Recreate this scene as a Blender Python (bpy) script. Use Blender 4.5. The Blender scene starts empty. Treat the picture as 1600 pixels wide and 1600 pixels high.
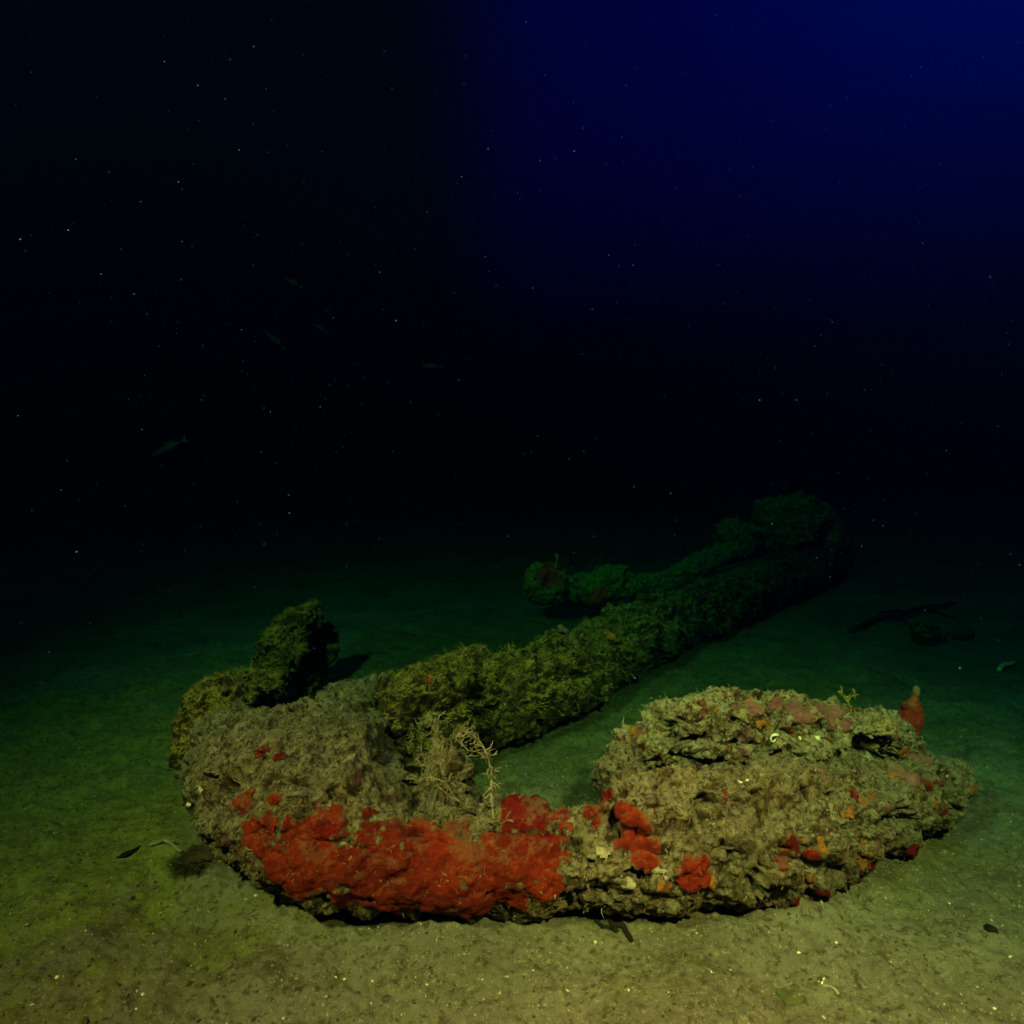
import bpy, math, random
import numpy as np
from mathutils import Vector, Matrix
from mathutils.bvhtree import BVHTree

rng = np.random.default_rng(7)
random.seed(7)
SC = bpy.context.scene
COL = SC.collection

# ------------------------------------------------------------------ camera
CAM_Z, PITCH, FPX = 0.70, math.radians(5.5), 1043.0
cam_d = bpy.data.cameras.new("camera")
cam_d.sensor_width = 36.0
cam_d.lens = 36.0 * FPX / 1600.0
cam_d.clip_start = 0.02
cam_d.clip_end = 500.0
cam_d.dof.use_dof = True
cam_d.dof.focus_distance = 1.25
cam_d.dof.aperture_fstop = 5.6
cam = bpy.data.objects.new("camera", cam_d)
cam.location = (0, 0, CAM_Z)
cam.rotation_euler = (math.pi / 2 - PITCH, 0, 0)
COL.objects.link(cam)
SC.camera = cam

# ------------------------------------------------------------------ open water light (the "sky" of the sea)
SUN_EL, SUN_AZ = math.radians(40), math.radians(42)
world = bpy.data.worlds.new("World")
SC.world = world
world.use_nodes = True
wn, wl = world.node_tree.nodes, world.node_tree.links
wn.clear()
w_out = wn.new("ShaderNodeOutputWorld")
w_bg = wn.new("ShaderNodeBackground")
w_bg.inputs["Strength"].default_value = 0.10
sky = wn.new("ShaderNodeTexSky")
sky.sky_type = 'NISHITA'
sky.sun_disc = False
sky.sun_elevation = SUN_EL
sky.sun_rotation = SUN_AZ
tint = wn.new("ShaderNodeMix"); tint.data_type = 'RGBA'; tint.blend_type = 'MULTIPLY'
tint.inputs["Factor"].default_value = 1.0
wl.new(sky.outputs["Color"], tint.inputs[6])
# what the water above lets through: blue on the open side, near black to the left
tc = wn.new("ShaderNodeTexCoord")
sep = wn.new("ShaderNodeSeparateXYZ")
wl.new(tc.outputs["Generated"], sep.inputs[0])
mr = wn.new("ShaderNodeMapRange"); mr.interpolation_type = 'SMOOTHERSTEP'
mr.inputs["From Min"].default_value = -0.16; mr.inputs["From Max"].default_value = 0.09
wl.new(sep.outputs["X"], mr.inputs["Value"])
cmix = wn.new("ShaderNodeMix"); cmix.data_type = 'RGBA'
cmix.inputs[6].default_value = (0.0000, 0.0080, 0.0060, 1)
cmix.inputs[7].default_value = (0.0000, 0.0000, 0.25, 1)
wl.new(mr.outputs[0], cmix.inputs["Factor"])
wl.new(cmix.outputs[2], tint.inputs[7])
wl.new(tint.outputs[2], w_bg.inputs["Color"])
wl.new(w_bg.outputs[0], w_out.inputs["Surface"])

# faint daylight that reaches the bottom
sun_d = bpy.data.lights.new("sun", 'SUN')
sun_d.energy = 1.6
sun_d.angle = math.radians(24)
sun_d.color = (0.0, 0.42, 1.0)
sun = bpy.data.objects.new("sun", sun_d)
sun.rotation_euler = (math.pi / 2 - SUN_EL, 0, math.pi - SUN_AZ)
COL.objects.link(sun)

# the two underwater strobes the photographer carries, either side of the camera
def strobe(name, loc, aim, power, col, cone, blend, rad):
    d = bpy.data.lights.new(name, 'SPOT')
    d.energy = power; d.color = col
    d.spot_size = math.radians(cone); d.spot_blend = blend
    d.shadow_soft_size = rad
    o = bpy.data.objects.new(name, d)
    o.location = loc
    o.rotation_euler = (Vector(aim) - Vector(loc)).to_track_quat('-Z', 'Y').to_euler()
    COL.objects.link(o)
STROBE_COL = (1.0, 0.076, 0.034)
strobe("strobe", (-0.85, -0.05, 1.55), (0.60, 2.45, 0.0), 5900, STROBE_COL, 96, 0.9, 0.05)
strobe("strobe", (0.52, -0.12, 1.38), (0.50, 0.94, 0.0), 5500, STROBE_COL, 62, 1.0, 0.05)

SC.view_settings.view_transform = 'Standard'
SC.view_settings.look = 'None'
SC.view_settings.exposure = 0.0
SC.view_settings.gamma = 1.0
SC.cycles.use_denoising = True
SC.cycles.max_bounces = 5
SC.cycles.diffuse_bounces = 2
SC.cycles.volume_bounces = 0
SC.cycles.sample_clamp_indirect = 2.0

# ------------------------------------------------------------------ points from the picture's geometry
_f = np.array([0, math.cos(PITCH), -math.sin(PITCH)])
_u = np.array([0, math.sin(PITCH), math.cos(PITCH)])
_r = np.array([1.0, 0, 0])
def ray(px, py):
    return (px - 800) / FPX * _r + (800 - py) / FPX * _u + _f
EYE = np.array([0, 0, CAM_Z])
def Z(px, py, z):
    d = ray(px, py); return EYE + d * ((z - CAM_Z) / d[2])
def D(px, py, y):
    d = ray(px, py); return EYE + d * (y / d[1])

# ------------------------------------------------------------------ noise
_perm = np.random.default_rng(3).permutation(256)
_perm = np.concatenate([_perm, _perm, _perm])
_grad = np.random.default_rng(4).normal(size=(256, 3)); _grad /= np.linalg.norm(_grad, axis=1)[:, None]
_jit = np.random.default_rng(5).random((256, 3))
def _h(ix, iy, iz):
    return _perm[_perm[_perm[ix & 255] + (iy & 255)] + (iz & 255)]
def perlin(p):
    i = np.floor(p).astype(np.int64); f = p - i
    w = f * f * f * (f * (f * 6 - 15) + 10)
    out = 0
    for dx in (0, 1):
        for dy in (0, 1):
            for dz in (0, 1):
                g = _grad[_h(i[:, 0] + dx, i[:, 1] + dy, i[:, 2] + dz)]
                v = ((f - np.array([dx, dy, dz])) * g).sum(1)
                k = (w[:, 0] if dx else 1 - w[:, 0]) * (w[:, 1] if dy else 1 - w[:, 1]) * (w[:, 2] if dz else 1 - w[:, 2])
                out = out + k * v
    return out * 1.6
def fbm(p, octv=3, gain=0.5):
    a, s, t = 1.0, 0, 0
    for k in range(octv):
        s = s + a * perlin(p * (2.03 ** k) + 17.3 * k); t += a; a *= gain
    return s / t
def worley(p):
    i = np.floor(p).astype(np.int64); best = np.full(len(p), 9.0); bid = np.zeros(len(p), np.int64)
    for dx in (-1, 0, 1):
        for dy in (-1, 0, 1):
            for dz in (-1, 0, 1):
                h = _h(i[:, 0] + dx, i[:, 1] + dy, i[:, 2] + dz)
                q = i + np.array([dx, dy, dz]) + _jit[h]
                d = ((q - p) ** 2).sum(1)
                m = d < best
                best[m] = d[m]; bid[m] = h[m]
    return np.sqrt(best), bid
def sstep(a, b, x):
    t = np.clip((x - a) / (b - a), 0, 1); return t * t * (3 - 2 * t)

# ------------------------------------------------------------------ mesh helpers
def mesh_from(name, V, F, smooth=True):
    me = bpy.data.meshes.new(name)
    V = np.asarray(V, np.float32)
    if isinstance(F, np.ndarray):
        n, k = F.shape
        me.vertices.add(len(V)); me.vertices.foreach_set("co", V.ravel())
        me.loops.add(n * k); me.loops.foreach_set("vertex_index", F.astype(np.int32).ravel())
        me.polygons.add(n)
        me.polygons.foreach_set("loop_start", np.arange(0, n * k, k, dtype=np.int32))
        me.update(calc_edges=True)
    else:
        me.from_pydata(V.tolist(), [], F)
    me.polygons.foreach_set("use_smooth", np.full(len(me.polygons), smooth))
    me.validate(); me.update()
    return me
def link(name, me, mat, parent=None):
    o = bpy.data.objects.new(name, me); COL.objects.link(o)
    if mat: me.materials.append(mat)
    if parent is not None: o.parent = parent
    return o
def tag(o, label=None, cat=None, group=None, kind=None):
    if label: o["label"] = label
    if cat: o["category"] = cat
    if group: o["group"] = group
    if kind: o["kind"] = kind
    return o
def empty(name, loc):
    o = bpy.data.objects.new(name, None); o.location = loc; COL.objects.link(o); o.empty_display_size = 0.05; return o

def catmull(P, n):
    P = np.asarray(P, float); Q = np.vstack([2 * P[0] - P[1], P, 2 * P[-1] - P[-2]])
    out = []
    for i in range(1, len(Q) - 2):
        for t in np.linspace(0, 1, n, endpoint=False):
            a, b, c, d = Q[i - 1], Q[i], Q[i + 1], Q[i + 2]
            out.append(.5 * ((2 * b) + (-a + c) * t + (2 * a - 5 * b + 4 * c - d) * t * t + (-a + 3 * b - 3 * c + d) * t ** 3))
    out.append(Q[-2]); return np.array(out)
def tube(P, R, n=8, seg=20, flat=None, caps=True):
    """closed swept tube, radius per point; flat=(side, up) scales the section."""
    R = np.asarray(R, float).reshape(len(P), -1)
    C = catmull(np.hstack([np.asarray(P), R]), n)
    P, R = C[:, :3], np.maximum(C[:, 3], 1e-4)
    T = np.gradient(P, axis=0); T /= np.linalg.norm(T, axis=1)[:, None] + 1e-9
    if caps:   # rounded ends
        e = 5
        a = np.linspace(0, math.pi / 2, e + 1)[1:]
        P0 = [P[0] - T[0] * R[0] * math.sin(x) for x in a][::-1]; R0 = [max(R[0] * math.cos(x), 1e-4) for x in a][::-1]
        P1 = [P[-1] + T[-1] * R[-1] * math.sin(x) for x in a]; R1 = [max(R[-1] * math.cos(x), 1e-4) for x in a]
        P = np.vstack([P0, P, P1]); R = np.concatenate([R0, R, R1]); T = np.vstack([[T[0]] * e, T, [T[-1]] * e])
    V, F = [], []
    ang = np.linspace(0, 2 * math.pi, seg, endpoint=False)
    ref = np.array([0, 0, 1.0])
    for p, r, t in zip(P, R, T):
        rf = ref if abs(t @ ref) < .95 else np.array([0, 1.0, 0])
        s = np.cross(t, rf); s /= np.linalg.norm(s); u = np.cross(s, t)
        fs, fu = flat if flat else (1, 1)
        V.append(p + r * (np.outer(np.cos(ang) * fs, s) + np.outer(np.sin(ang) * fu, u)))
    n_ = len(P); V = np.vstack(V)
    for i in range(n_ - 1):
        for j in range(seg):
            k = (j + 1) % seg
            F.append((i * seg + j, i * seg + k, (i + 1) * seg + k, (i + 1) * seg + j))
    F.append(tuple(range(seg))[::-1]); F.append(tuple((n_ - 1) * seg + j for j in range(seg)))
    return V, F
def ball(c, r, seg=20, rings=12, rot=0):
    c = np.asarray(c, float); r = np.asarray(r, float) * np.ones(3)
    V, F = [(0, 0, 1.0)], []
    for i in range(1, rings):
        a = math.pi * i / rings
        for j in range(seg):
            b = 2 * math.pi * j / seg
            V.append((math.sin(a) * math.cos(b), math.sin(a) * math.sin(b), math.cos(a)))
    V.append((0, 0, -1.0)); L = len(V) - 1
    for j in range(seg):
        F.append((0, 1 + j, 1 + (j + 1) % seg))
        F.append((L, 1 + (rings - 2) * seg + (j + 1) % seg, 1 + (rings - 2) * seg + j))
    for i in range(rings - 2):
        for j in range(seg):
            a = 1 + i * seg + j; b = 1 + i * seg + (j + 1) % seg
            F.append((a, a + seg, b + seg, b))
    V = np.array(V) * r
    cr, sr = math.cos(rot), math.sin(rot)
    V = V @ np.array([[cr, sr, 0], [-sr, cr, 0], [0, 0, 1]])
    return V + c, F
def join(parts):
    V, F, o = [], [], 0
    for v, f in parts:
        V.append(v); F += [tuple(i + o for i in q) for q in f]; o += len(v)
    return np.vstack(V), F
def fuse(parts, voxel, smooth=3):
    """weld overlapping solids into one skin of even quads"""
    V, F = join(parts)
    me = mesh_from("raw", V, F)
    o = bpy.data.objects.new("raw", me); COL.objects.link(o)
    m = o.modifiers.new("r", 'REMESH'); m.mode = 'VOXEL'; m.voxel_size = voxel
    dg = bpy.context.evaluated_depsgraph_get(); dg.update()
    e = bpy.data.meshes.new_from_object(o.evaluated_get(dg))
    bpy.data.objects.remove(o); bpy.data.meshes.remove(me)
    V = np.empty(len(e.vertices) * 3, np.float32); e.vertices.foreach_get("co", V); V = V.reshape(-1, 3).astype(float)
    e2 = np.empty(len(e.edges) * 2, np.int32); e.edges.foreach_get("vertices", e2); e2 = e2.reshape(-1, 2)
    if all(len(p.vertices) == 4 for p in list(e.polygons)[:50]) and len(e.loops) == 4 * len(e.polygons):
        F = np.empty(len(e.loops), np.int32); e.loops.foreach_get("vertex_index", F); F = F.reshape(-1, 4)
    bpy.data.meshes.remove(e)
    cnt = np.bincount(e2.ravel(), minlength=len(V))[:, None]
    for _ in range(smooth):
        S = np.zeros_like(V); np.add.at(S, e2[:, 0], V[e2[:, 1]]); np.add.at(S, e2[:, 1], V[e2[:, 0]])
        V = .4 * V + .6 * S / np.maximum(cnt, 1)
    return V, F
def vnormals(V, F):
    n = np.cross(V[F[:, 2]] - V[F[:, 0]], V[F[:, 3 % F.shape[1]]] - V[F[:, 1]])
    N = np.zeros_like(V)
    for k in range(F.shape[1]): np.add.at(N, F[:, k], n)
    return N / (np.linalg.norm(N, axis=1)[:, None] + 1e-12)

# ------------------------------------------------------------------ materials
def new_mat(name):
    m = bpy.data.materials.new(name); m.use_nodes = True
    nt = m.node_tree; b = nt.nodes["Principled BSDF"]
    b.inputs["Roughness"].default_value = 0.9
    b.inputs["Specular IOR Level"].default_value = 0.15
    return m, nt, b
class G:
    """tiny node-graph helper"""
    def __init__(s, nt):
        s.nt = nt; s.tc = nt.nodes.new("ShaderNodeTexCoord").outputs["Object"]
    def noise(s, scale, det=4, rough=.6, off=0, dist=0):
        n = s.nt.nodes.new("ShaderNodeTexNoise"); n.inputs["Scale"].default_value = scale
        n.inputs["Detail"].default_value = det; n.inputs["Roughness"].default_value = rough
        n.inputs["Distortion"].default_value = dist
        v = s.nt.nodes.new("ShaderNodeVectorMath"); v.operation = 'ADD'; v.inputs[1].default_value = (off, off * 1.7, off * .6)
        s.nt.links.new(s.tc, v.inputs[0]); s.nt.links.new(v.outputs[0], n.inputs["Vector"])
        return n.outputs["Fac"]
    def voro(s, scale, feat='F1'):
        n = s.nt.nodes.new("ShaderNodeTexVoronoi"); n.feature = feat; n.inputs["Scale"].default_value = scale
        s.nt.links.new(s.tc, n.inputs["Vector"]); return n.outputs["Distance"]
    def rng(s, x, a, b, lo=0, hi=1):
        n = s.nt.nodes.new("ShaderNodeMapRange"); n.interpolation_type = 'SMOOTHSTEP'
        for k, v in (("From Min", a), ("From Max", b), ("To Min", lo), ("To Max", hi)): n.inputs[k].default_value = v
        s.nt.links.new(x, n.inputs["Value"]); return n.outputs[0]
    def math(s, op, a, b):
        n = s.nt.nodes.new("ShaderNodeMath"); n.operation = op
        for i, x in enumerate((a, b)):
            if isinstance(x, (int, float)): n.inputs[i].default_value = x
            else: s.nt.links.new(x, n.inputs[i])
        return n.outputs[0]
    def mix(s, f, a, b):
        n = s.nt.nodes.new("ShaderNodeMix"); n.data_type = 'RGBA'
        for k, x in (("Factor", f), (6, a), (7, b)):
            if isinstance(x, tuple): n.inputs[k].default_value = x + (1,)
            elif isinstance(x, (int, float)): n.inputs[k].default_value = x
            else: s.nt.links.new(x, n.inputs[k])
        return n.outputs[2]
    def bump(s, h, dist, strength=1, prev=None):
        n = s.nt.nodes.new("ShaderNodeBump"); n.inputs["Distance"].default_value = dist; n.inputs["Strength"].default_value = strength
        s.nt.links.new(h, n.inputs["Height"])
        if prev is not None: s.nt.links.new(prev, n.inputs["Normal"])
        return n.outputs[0]
    def upness(s):
        g = s.nt.nodes.new("ShaderNodeNewGeometry"); p = s.nt.nodes.new("ShaderNodeSeparateXYZ")
        s.nt.links.new(g.outputs["True Normal"], p.inputs[0]); return p.outputs["Z"]

def encrusted(name, silt, turf, dark, pink=0.0, up0=-.1, up1=.75, rust=.5, blot=.4):
    m, nt, b = new_mat(name); g = G(nt)
    c = g.mix(g.rng(g.noise(8, 6, .7, 0, .6), .40, .60), dark, turf)
    c = g.mix(g.rng(g.noise(27, 5, .75, 3, .4), .50, .64), c, tuple(x * 1.6 for x in turf))
    c = g.mix(g.math('MULTIPLY', g.rng(g.noise(15, 6, .75, 9, .5), .56, .66), rust), c, (.20, .055, .012))
    if pink: c = g.mix(g.math('MULTIPLY', g.rng(g.noise(10, 6, .75, 14, .5), .55, .64), pink), c, (.30, .10, .12))
    up = g.rng(g.math('ADD', g.upness(), g.rng(g.noise(19, 6, .75, 5, .4), .25, .75, -.75, .75)), up0, up1)
    c = g.mix(up, c, g.mix(g.rng(g.noise(48, 5, .75, 2), .34, .66), tuple(x * .5 for x in silt), tuple(x * 1.15 for x in silt)))
    c = g.mix(g.rng(g.noise(42, 5, .75, 21, .5), .57, .68), c, tuple(x * .45 for x in dark))
    c = g.mix(g.math('MULTIPLY', g.rng(g.noise(5.5, 6, .8, 51, .7), .50, .62), blot), c, g.mix(g.rng(g.noise(44, 5, .8, 57), .42, .6), tuple(x * .9 for x in dark), tuple(x * .55 for x in turf)))
    c = g.mix(g.math('MULTIPLY', g.rng(g.noise(18, 6, .8, 61, .5), .57, .66), .7), c, tuple(min(.5, x * 1.7) for x in silt))
    c = g.mix(g.math('MULTIPLY', g.rng(g.noise(105, 4, .8, 27, .3), .50, .60), .85), c, tuple(x * .7 for x in dark))
    c = g.mix(g.rng(g.noise(130, 3, .7, 33), .64, .72), c, (.48, .44, .32))
    nt.links.new(c, b.inputs["Base Color"])
    n1 = g.bump(g.noise(55, 6, .85), .026, 1.0)
    n2 = g.bump(g.noise(240, 4, .75), .005, 1.0, n1)
    nt.links.new(n2, b.inputs["Normal"])
    return m
def sponge_mat(name, c0, c1, c2, rough=.75, silty=.6, silt=(.20, .165, .085)):
    m, nt, b = new_mat(name); g = G(nt)
    c = g.mix(g.rng(g.noise(17, 6, .75, 0, .5), .38, .62), c0, c1)
    c = g.mix(g.rng(g.noise(60, 5, .75, 4), .54, .70), c, c2)
    c = g.mix(g.rng(g.noise(38, 5, .75, 8, .4), .58, .70), c, tuple(x * .3 for x in c0))
    at = nt.nodes.new("ShaderNodeAttribute"); at.attribute_name = "rim"
    rm = g.math('ADD', at.outputs["Fac"], g.rng(g.noise(62, 5, .8, 19, .3), .25, .75, -.42, .42))
    c = g.mix(g.rng(rm, .30, .62), g.mix(g.rng(g.noise(45, 4, .7, 6), .4, .6), tuple(x * .35 for x in silt), silt), c)
    if silty:
        up = g.math('ADD', g.upness(), g.rng(g.noise(21, 6, .8, 15, .4), .25, .75, -1.0, 1.0))
        c = g.mix(g.math('MULTIPLY', g.rng(up, .55, 1.15), silty), c, silt)
    nt.links.new(c, b.inputs["Base Color"])
    nt.links.new(g.bump(g.noise(300, 4, .75), .003, 1, g.bump(g.noise(70, 6, .8), .012, 1)), b.inputs["Normal"])
    b.inputs["Roughness"].default_value = rough
    return m
def plain(name, c0, c1, scale=40, rough=.85, bump=.003):
    m, nt, b = new_mat(name); g = G(nt)
    nt.links.new(g.mix(g.rng(g.noise(scale, 4, .65), .35, .65), c0, c1), b.inputs["Base Color"])
    nt.links.new(g.bump(g.noise(scale * 4, 4, .7), bump, .8), b.inputs["Normal"])
    b.inputs["Roughness"].default_value = rough
    return m
SILT = (.26, .232, .155)
M_ARM = encrusted("encrusted_iron", SILT, (.17, .135, .05), (.040, .028, .012), .5)
M_FLUKE = encrusted("encrusted_fluke", (.42, .37, .25), (.38, .31, .15), (.050, .024, .012), .85, .10, .85, .6, .15)
M_SHANK = encrusted("overgrown_shank", (.36, .27, .055), (.095, .068, .020), (.016, .011, .005), 0, .28, .85, .25, .5)  # silt on the tops; dark sides and underside have shade painted into the colour
M_RED = sponge_mat("red_sponge", (.13, .0075, .0022), (.25, .021, .003), (.30, .045, .006), .75, .28)
M_BORANGE = sponge_mat("bright_orange_sponge", (.62, .17, .02), (.75, .26, .03), (.8, .34, .06), .75, 0)
M_BRED = sponge_mat("far_red_sponge", (.55, .035, .02), (.7, .06, .025), (.75, .10, .04), .75, 0)
M_DRED = sponge_mat("dark_red_sponge", (.11, .0035, .003), (.19, .006, .004), (.22, .014, .006), .5, .4)
M_ORANGE = sponge_mat("orange_sponge", (.26, .09, .012), (.36, .15, .022), (.40, .22, .05))
M_WHITE = sponge_mat("white_crust", (.34, .31, .21), (.50, .46, .34), (.62, .58, .46), .75, .8)
M_PINK = sponge_mat("pink_crust", (.22, .075, .085), (.30, .12, .13), (.34, .19, .16))
M_TURF = plain("turf_silty", (.12, .10, .05), (.36, .32, .20), 26)
M_TURFP = plain("turf_pale", (.18, .15, .08), (.44, .39, .26), 26)
M_FAR_LIT = encrusted("far_end_lit", (.36, .40, .10), (.22, .24, .06), (.03, .026, .01), 0, -.1, .7, .2, .4)  # green growth, colour brightened in place of stronger light at this distance
M_FAR_LIT_TURF = plain("turf_far_lit", (.14, .15, .035), (.40, .44, .11), 20)  # turf of the far end, brightened in colour the same way
M_TURF_SHADE = plain("turf_shade", (.014, .011, .005), (.075, .055, .018), 22)  # near-black turf that paints shade onto sides and undersides
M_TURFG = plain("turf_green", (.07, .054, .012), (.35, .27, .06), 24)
M_HYD = plain("hydroid_stem", (.085, .075, .042), (.23, .205, .13), 60)
M_SHELL = plain("shell_white", (.55, .50, .36), (.7, .66, .5), 60, .5, .001)
M_BROWN = plain("waterlogged_wood", (.020, .013, .007), (.05, .033, .016), 30)
M_BLACK = plain("rotten_wood", (.004, .003, .002), (.012, .009, .005), 30)
M_ROPE = plain("slimy_rope", (.05, .05, .03), (.11, .11, .07), 60)

# ------------------------------------------------------------------ seabed
BANK = [tuple(Z(a, b_, 0)[:2]) for a, b_ in ((1235,1388),(1330,1352),(1420,1322),(345,1352),(405,1392),(480,1420),(700,1437))]
def ground_z(x, y, fine=True):
    x = np.asarray(x, float); y = np.asarray(y, float)
    p = np.stack([x, y, np.zeros_like(x)], 1)
    z = .026 * fbm(p * 1.3, 3) + .020 * fbm(p * 5.5 + 31, 3)
    z += .006 * np.maximum(0, y - 2.0) * np.clip(1 - y / 30, 0, 1)
    if fine:
        near = np.clip(1.6 - np.hypot(x, y) / 3.2, 0, 1)
        z += near * (.0095 * fbm(p * 22 + 7, 3) + .0045 * fbm(p * 70 + 3, 2))
        w, _ = worley(p * np.array([16, 16, 1]) + 5.5)
        w2, _ = worley(p * np.array([38, 38, 1]) + 1.5)
        z += near * .0055 * (.5 - w2) * sstep(-.15, .35, fbm(p * 7 + 90, 3))
        for bx, by in BANK:     # sand that has drifted against the iron
            z += .017 * np.exp(-((x - bx) ** 2 + (y - by) ** 2) / .05 ** 2)
        z -= near * .012 * sstep(.30, .02, w) * sstep(-.1, .4, fbm(p * 3 + 70, 2))
    return z
def build_seabed():
    rad = [.25]
    while rad[-1] < 44:
        rad.append(rad[-1] + max(.0052, .0058 * rad[-1] if rad[-1] < 3 else .03 * rad[-1]))
    rad = np.array(rad)
    th = np.concatenate([np.linspace(-48, 48, 540), np.linspace(48, 312, 190)[1:-1]])
    th = np.radians(th)
    A, R = np.meshgrid(th, rad)
    x, y = (np.sin(A) * R).ravel(), (np.cos(A) * R).ravel()
    z = ground_z(x, y)
    # scour under the iron and a little bank of sand along it
    nt_, nr = len(th), len(rad)
    i, j = np.meshgrid(np.arange(nr - 1), np.arange(nt_), indexing='ij')
    k = (j + 1) % nt_
    F = np.stack([i * nt_ + j, i * nt_ + k, (i + 1) * nt_ + k, (i + 1) * nt_ + j], -1).reshape(-1, 4)[:, ::-1]
    V = np.stack([x, y, z], 1)
    V = np.vstack([V, [0, 0, 0]])
    me = bpy.data.meshes.new("seabed")
    F = [tuple(q) for q in F.tolist()] + [(len(V) - 1, q, (q + 1) % nt_) for q in range(nt_)]
    me.from_pydata(V.tolist(), [], F)
    me.polygons.foreach_set("use_smooth", np.full(len(me.polygons), True))
    return me
m, nt, b = new_mat("silty_sand"); g = G(nt)
c = g.mix(g.rng(g.noise(3.2, 5, .6), .36, .64), (.168, .152, .112), (.262, .240, .178))
c = g.mix(g.math('MULTIPLY', g.rng(g.noise(7.5, 6, .75, 11, .5), .53, .66), .8), c, (.095, .072, .034))
c = g.mix(g.math('MULTIPLY', g.rng(g.noise(24, 6, .75, 41, .4), .54, .66), .6), c, (.10, .078, .038))
dv = nt.nodes.new("ShaderNodeVectorMath"); dv.operation = 'DISTANCE'; dv.inputs[1].default_value = (-1.05, 1.35, 0)
nt.links.new(g.tc, dv.inputs[0])
light_tint = g.rng(g.math('ADD', dv.outputs["Value"], g.rng(g.noise(4.5, 6, .7, 71, .4), .3, .7, -.30, .30)), .42, .85, 1, 0)  # green cast of the dim light painted into the sand on the left
dv2 = nt.nodes.new("ShaderNodeVectorMath"); dv2.operation = 'DISTANCE'; dv2.inputs[1].default_value = (.20, 1.95, 0)
nt.links.new(g.tc, dv2.inputs[0])
light_tint2 = g.rng(g.math('ADD', dv2.outputs["Value"], g.rng(g.noise(3.7, 6, .7, 81, .4), .3, .7, -.35, .35)), .55, 1.15, 1, 0)  # darker green painted into the middle sand for weaker light
c = g.mix(g.math('MULTIPLY', light_tint2, .8), c, g.mix(g.rng(g.noise(16, 5, .75, 85), .4, .6), (.09, .085, .02), (.17, .16, .045)))
c = g.mix(g.math('MULTIPLY', light_tint, .85), c, g.mix(g.rng(g.noise(16, 5, .75, 75), .4, .6), (.16, .15, .018), (.25, .25, .035)))
c = g.mix(g.math('MULTIPLY', g.rng(g.noise(4.6, 6, .75, 95, .5), .55, .70), .7), c, (.125, .085, .040))
c = g.mix(g.rng(g.noise(70, 5, .75, 3), .50, .66), c, (.085, .07, .036))
c = g.mix(g.rng(g.noise(130, 3, .6, 17), .60, .70), c, (.33, .30, .20))
c = g.mix(g.rng(g.noise(420, 2, .5, 23), .66, .70), c, (.55, .52, .40))
nt.links.new(c, b.inputs["Base Color"])
nt.links.new(g.bump(g.noise(450, 4, .7), .003, .9, g.bump(g.noise(75, 6, .8), .014, .9)), b.inputs["Normal"])
M_SAND = m
seabed = link("seabed", build_seabed(), M_SAND)
tag(seabed, "silty olive sand seabed", None, None, "structure")

def gz(x, y): return float(ground_z([x], [y])[0])
def on_ground(px, py):
    p = Z(px, py, 0.0)
    for _ in range(4): p = Z(px, py, gz(p[0], p[1]))
    return p

# ------------------------------------------------------------------ water
bm_v = np.array([(x, y, z) for x in (-46, 46) for y in (-46, 46) for z in (-1.2, 2.3)], float)
haze_me = mesh_from("haze", bm_v, [(0, 1, 3, 2), (4, 6, 7, 5), (0, 4, 5, 1), (2, 3, 7, 6), (0, 2, 6, 4), (1, 5, 7, 3)], False)
hm = bpy.data.materials.new("sea_water"); hm.use_nodes = True
hn = hm.node_tree.nodes; hn.clear()
ho = hn.new("ShaderNodeOutputMaterial"); hv = hn.new("ShaderNodeVolumePrincipled")
HD = 1.6
hv.inputs["Density"].default_value = HD
hv.inputs["Color"].default_value = (0.0, .0016, .0145, 1)
hv.inputs["Absorption Color"].default_value = ((1 - 1.26 / HD) ** 2, (1 - .355 / HD) ** 2, (1 - .52 / HD) ** 2, 1)
hv.inputs["Anisotropy"].default_value = 0.80
hm.node_tree.links.new(hv.outputs[0], ho.inputs["Volume"])
tag(link("haze", haze_me, hm), "dark blue green sea water", None, None, "stuff")

# ------------------------------------------------------------------ anchor
BASE = Z(640, 1200, 0.0)
anchor = empty("anchor", BASE)
tag(anchor, "large old iron anchor lying on the sand, overgrown with silt and red sponge", "anchor")
def part_mesh(name, V, F, mat, parent):
    """V in world coordinates; everything under the anchor is stored relative to its base"""
    return link(name, mesh_from(name, V - BASE, F), mat, parent)

RED = [(480,1335,72),(400,1300,42),(540,1350,85),(515,1290,40),(620,1375,80),(700,1365,75),(780,1355,80),(835,1345,58),(800,1295,36),(445,1360,45),(378,1252,26),(565,1265,20),(860,1320,28),
       (590,1330,60),(665,1345,60),(640,1410,45),(740,1410,45),(810,1405,40),(540,1405,40),(470,1385,35),(845,1385,35),(590,1415,40),(690,1420,40),(882,1328,24),(893,1385,15),(876,1290,14)]
RED2 = [(985,1298,42),(1002,1328,32),(975,1275,24),(1085,1368,36),(1335,1318,16),(1290,1180,13),(372,1255,18),(905,1347,9),(890,1302,10),(902,1372,7),(432,1248,13),(402,1215,9),(425,1290,16),(350,1300,9)]
DRED = [(940,1252,27),(930,1285,13),(915,1270,12),(1113,1350,17),(895,1392,16),(1245,1325,30),(1272,1338,24),(1232,1345,20),(1255,1345,22),(1330,1295,10),(1330,1240,10),(1195,1386,10),(1250,1277,8),(1178,1281,8),
        (512,1297,26),(850,1305,20),(478,1382,15),(600,1345,14),(412,1168,20),(378,1166,12),(442,1178,15),(300,1226,8),(830,1262,46),(795,1262,26),(870,1265,22),(855,1300,20)]
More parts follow.
